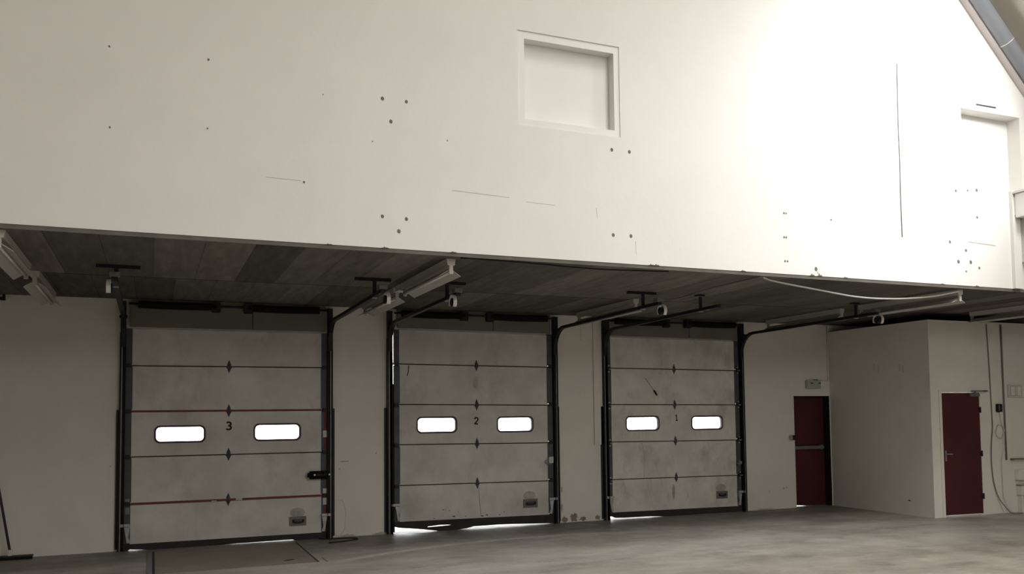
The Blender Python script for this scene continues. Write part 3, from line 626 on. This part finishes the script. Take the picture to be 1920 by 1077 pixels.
# ------------------------------------------------------------------ services on the cubicle front
tag(MB().tube(smooth_pts([(13.472, B-.012, 3.30), (13.50, B-.012, 2.6), (13.515, B-.012, 1.95), (13.52, B-.014, 1.50), (13.47, B-.02, 1.20), (13.455, B-.02, .90), (13.49, B-.02, .55), (13.58, B-.03, .28), (13.68, B-.10, .09), (13.74, B-.16, .012), (13.90, B-.22, .012)]), .0085, 7).build('hanging_cable', M['grey_cable'], None, True),
    'dark cable hanging right of the red cubicle door down to the floor', 'cable')
tag(MB().tube([(13.822, B-.016, 3.30), (13.830, B-.016, .92)], .015, 8).build('pipe', M['grey_cable'], None, True), 'straight dark pipe on the cubicle wall right of the hanging cable', 'pipe')
sb = empty('switch_box', (13.68, B, 1.76)); tag(sb, 'small black switch box on the cubicle wall beside the pipe', 'switch box')
MB().box(13.628, 13.735, B-.06, B, 1.76, 1.90, .008).build('box_body', M['black'], sb); MB().box(13.628, 13.66, B-.064, B-.06, 1.78, 1.88, .002).build('switch_rocker', M['galv_dark'], sb)
pts = []
for i in range(60):
    t = i/60*2*math.pi*2; pts.append((13.69+.10*math.cos(t)+.01*math.sin(3*t), B-.02-.006*i/60*2, 1.42+.12*math.sin(t)))
pts = [(13.70, B-.015, 1.76), (13.72, B-.015, 1.66)]+pts+[(13.76, B-.03, 1.15), (13.70, B-.02, .9), (13.71, B-.02, .3), (13.76, B-.05, .1), (13.84, B-.09, .012)]
tag(MB().tube(pts, .006, 6).build('coiled_cable', M['white_cable'], None, True), 'pale cable coiled below the black switch box', 'cable')
cb = empty('wall_cabinet', (14.1, B, 2.02)); tag(cb, 'small pale double cabinet on the cubicle wall at the right edge', 'cabinet')
MB().box(13.935, 14.30, B-.05, B, 2.02, 2.235, .006).build('cabinet_body', M['wall_lo'], cb)
for a, b in ((13.95, 14.08), (14.11, 14.235)):
    g = MB(); plate(g, rect(a, b, 2.035, 2.22), [rect(a+.012, b-.012, 2.047, 2.208)], B-.056, B-.05); g.build('cabinet_door', M['crack'], cb)
hp = empty('wall_rail', (14.3, B, .93)); tag(hp, 'horizontal grey pipe rail low on the cubicle wall at the right edge', 'rail')
MB().tube([(13.915, B-.06, .935), (14.65, B-.06, .925)], .016, 10).build('rail_pipe', M['grey_cable'], hp, True)
for a in (13.94, 14.55): MB().box(a, a+.03, B-.06, B, .91, .945).build('rail_bracket', M['grey_cable'], hp)
pl = empty('meter_box', (14.3, B, .25)); tag(pl, 'pale low box standing against the cubicle wall at the right edge', 'box')
MB().box(14.06, 14.55, B-.10, B, .30, .46, .006).box(14.04, 14.56, B-.07, B, .56, .74, .006).build('box_body', M['wall_lo'], pl)
MB().box(14.05, 14.56, B-.11, B, .47, .49).build('box_ledge', M['crack'], pl)
for a in (14.08, 14.50): MB().box(a, a+.04, B-.08, B-.002, 0, .30).build('foot', M['wall_lo'], pl)
# mark on the cubicle side wall
for y, z in ((12.0, 2.60), (11.9, 2.56), (11.42, 2.56), (11.35, 2.53)):
    MB().box(12.0985, 12.101, y-.02, y+.02, z-.07, z+.06).build('faint_mark', M['mark_pale'], bpy.data.objects['wall_side_right'])
MB().prism([(11.27, .24), (11.36, .25), (11.30, .265)], 'x', 12.096, 12.101).build('gouge', M['seam'], bpy.data.objects['wall_side_right'])

# ------------------------------------------------------------------ dock leveler plate in the floor by door 3
lv = empty('dock_leveler', (.98, 12.0, 0)); tag(lv, 'brown worn steel leveler plate set in the floor before door 3', 'dock leveler')
MB().box(.06, 1.93, 11.02, 12.86, .001, .006, .001).build('deck_plate', M['leveler'], lv)
MB().box(-.03, .030, 10.6, 12.86, .001, .008).build('curb_angle', M['galv_dark'], lv)
for a, b, c in ((.032, .058, 10.6), (1.932, 1.956, 11.02)): MB().box(a, b, c, 12.86, .001, .003).build('side_gap', M['mark_black'], lv)
MB().box(2.04, 2.06, 11.0, 11.35, .001, .004).build('red_edge_mark', M['stain'], lv)
MB().prism([(1.55, 11.25), (1.66, 11.28), (1.70, 11.34), (1.60, 11.33)], 'z', .006, .009).build('tar_spot', M['mark_black'], lv)
# loop of cable on the floor by door 3's right track
tag(MB().tube(smooth_pts([(2.30, 13.02, .012), (2.45, 12.95, .010), (2.75, 12.9, .010), (2.82, 12.75, .010), (2.6, 12.62, .010), (2.36, 12.55, .010)]), .009, 6).build('floor_cable', M['black'], None, True),
    'black cable looped on the floor at the foot of door 3', 'cable')
# push broom leaning at the far left
br = empty('push_broom', (-1.66, 12.98, 0)); tag(br, 'dark push broom leaning on the wall at the left edge', 'broom')
MB().tube([(-1.665, 12.98, .075), (-1.93, 13.11, 1.50)], .016, 8).build('broom_handle', M['wood'], br, True)
MB().box(-1.69, -1.64, 12.95, 13.0, .045, .13, .006).build('socket', M['white_cable'], br)
MB().box(-1.95, -1.40, 12.94, 13.01, .035, .055, .004).build('broom_head', M['wood'], br)
MB().box(-1.94, -1.41, 12.95, 13.0, 0, .035).build('bristles', M['blackrub'], br)
# small black clamp at the top of the wall, far left
wb = MB().box(-1.86, -1.80, D-.08, D, 3.39, 3.43, .004).box(-1.83, -1.80, D-.07, D-.02, 3.43, 3.465).box(-1.93, -1.83, D-.05, D-.03, 3.395, 3.41)
tag(wb.build('wall_clamp', M['black']), 'small black clamp at the top of the left wall edge', 'clamp')
